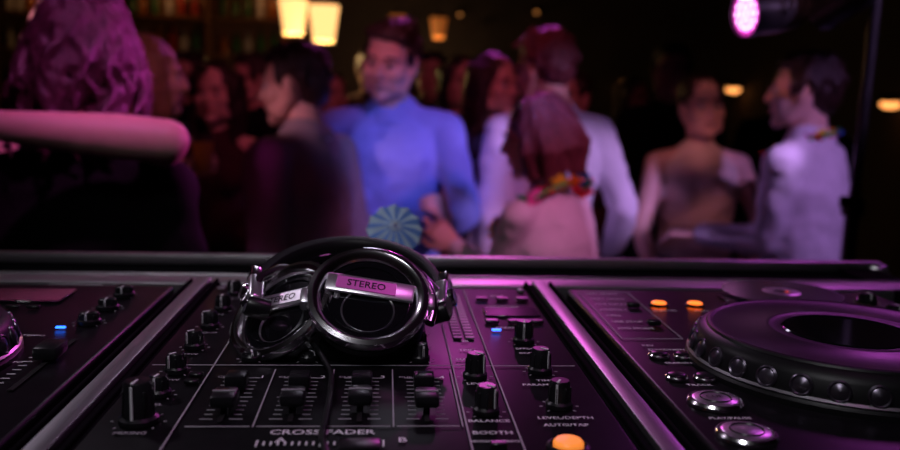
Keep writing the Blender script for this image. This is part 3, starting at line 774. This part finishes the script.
# ---------------------------------------------------------------- lights
def spot(name,loc,tgt,en,col,deg,blend=.5,rad=.06):
    l=bpy.data.lights.new(name,'SPOT'); l.energy=en; l.color=col; l.spot_size=math.radians(deg); l.spot_blend=blend; l.shadow_soft_size=rad
    o=bpy.data.objects.new(name,l); sc.collection.objects.link(o); o.location=loc
    o.rotation_euler=(Vector(tgt)-Vector(loc)).to_track_quat('-Z','Y').to_euler(); return o
spot('stage_spot_magenta',(.70,1.96,1.70),(-.75,1.9,1.45),56,(1,.08,.75),50)
spot('added_spot_magenta_high',(-.1,.8,2.75),(-.50,1.65,1.52),56,(1,.20,.80),24,.6)  # added unseen spot, brightens the wavy hair and hugging arm
spot('added_spot_blue',(.95,1.0,2.35),(.06,2.84,1.22),84,(.24,.24,1),17,.6)  # added unseen spot for the blue light on the shirt
spot('added_spot_blue_left',(-.55,1.0,2.3),(.03,2.84,1.25),26,(.35,.34,1),11,.6)  # second added blue spot from the left, no fixture
spot('added_spot_face',(-.75,1.0,2.1),(.00,2.8,1.60),22,(1,.34,.64),9,.6)  # added narrow spot to light the blue-shirted man's face
spot('added_spot_violet',(1.9,1.1,2.4),(.64,2.7,1.25),130,(.72,.40,1),22,.6)  # added off-frame spot, lights the white shirt violet
spot('added_spot_pink',(1.1,.8,2.3),(.44,2.2,1.36),52,(1,.26,.64),22,.6)  # added off-frame spot for the garland woman's hair and blouse
spot('added_spot_lavender',(2.1,.9,2.4),(1.27,2.58,1.25),64,(.66,.32,1),20,.6)  # added unseen spot for the man at the right
spot('added_spot_warm',(.85,1.1,2.3),(1.08,3.0,1.32),40,(1,.32,.36),15,.6)  # added warm fill on the woman in the cream top
spot('added_spot_rose',(-1.5,1.0,2.3),(-.22,2.56,1.25),75,(1,.42,.62),14,.6)  # added fill to lift the grey suit, no fixture
spot('added_spot_left_pink',(-.2,1.2,2.5),(-.70,2.7,1.5),16,(1,.25,.40),14,.6)  # added pink fill aimed at the blonde woman
spot('added_spot_crowd',(.3,1.5,2.9),(-.1,4.2,1.5),36,(1,.16,.30),54,.7)  # added wide fill to brighten the guests further back
spot('added_rim_magenta',(.7,5.2,2.9),(-.1,2.0,1.5),44,(1,.10,.80),34,.5)  # added backlight for hair rims and rail highlights
spot('added_booth_back_light',(.1,3.6,2.95),(.05,.98,1.3),11,(.85,.78,1),18,.6,.2)  # added neutral light from behind, brightens the aluminium rails
spot('added_spot_booth',(.42,.50,2.75),(.0,.66,1.32),7,(1,.22,.85),26,.7,.10)  # added overhead spot for magenta glints on the headphones
spot('added_spot_booth_left',(-1.45,1.8,2.9),(-.07,.68,1.32),16,(.95,.80,1),16,.7,.12)  # added spot placed for highlights on the left ear cup
spot('added_spot_booth_right',(1.7,2.6,2.6),(.27,.6,1.3),9,(.90,.12,1),18,.7,.12)  # added magenta spot tinting the right deck, no fixture
spot('added_booth_fill',(-.35,-.2,2.6),(0,.80,1.3),20,(.95,.92,1),50,.7,.2)  # added soft neutral fill so the mixer details show
spot('added_umbrella_fill',(-.5,.0,2.4),(.012,1.055,1.337),7,(.45,.70,1),5,.5,.03)  # added narrow blue spot to brighten the cocktail umbrella
w=bpy.data.worlds.new('world'); sc.world=w; w.use_nodes=True
w.node_tree.nodes['Background'].inputs[0].default_value=(.30,.15,.5,1); w.node_tree.nodes['Background'].inputs[1].default_value=.004

# ---------------------------------------------------------------- camera
cd=bpy.data.cameras.new('camera'); cam=bpy.data.objects.new('camera',cd); sc.collection.objects.link(cam)
th=math.atan(131.4/875); ps=math.radians(4.3); ro=.026
F_=Vector((math.sin(ps)*math.cos(th),math.cos(ps)*math.cos(th),-math.sin(th)))
R_=Vector((math.cos(ps),-math.sin(ps),0)); U_=R_.cross(F_)
R2=R_*math.cos(ro)+U_*math.sin(ro); U2=U_*math.cos(ro)-R_*math.sin(ro)
mw=Matrix.Identity(4)
for i in range(3): mw[i][0]=R2[i];mw[i][1]=U2[i];mw[i][2]=-F_[i]
mw[2][3]=1.5
cam.matrix_world=mw
cd.lens=35; cd.sensor_width=36; cd.clip_start=.02
cd.dof.use_dof=True; cd.dof.focus_distance=.63; cd.dof.aperture_fstop=4.6
sc.camera=cam
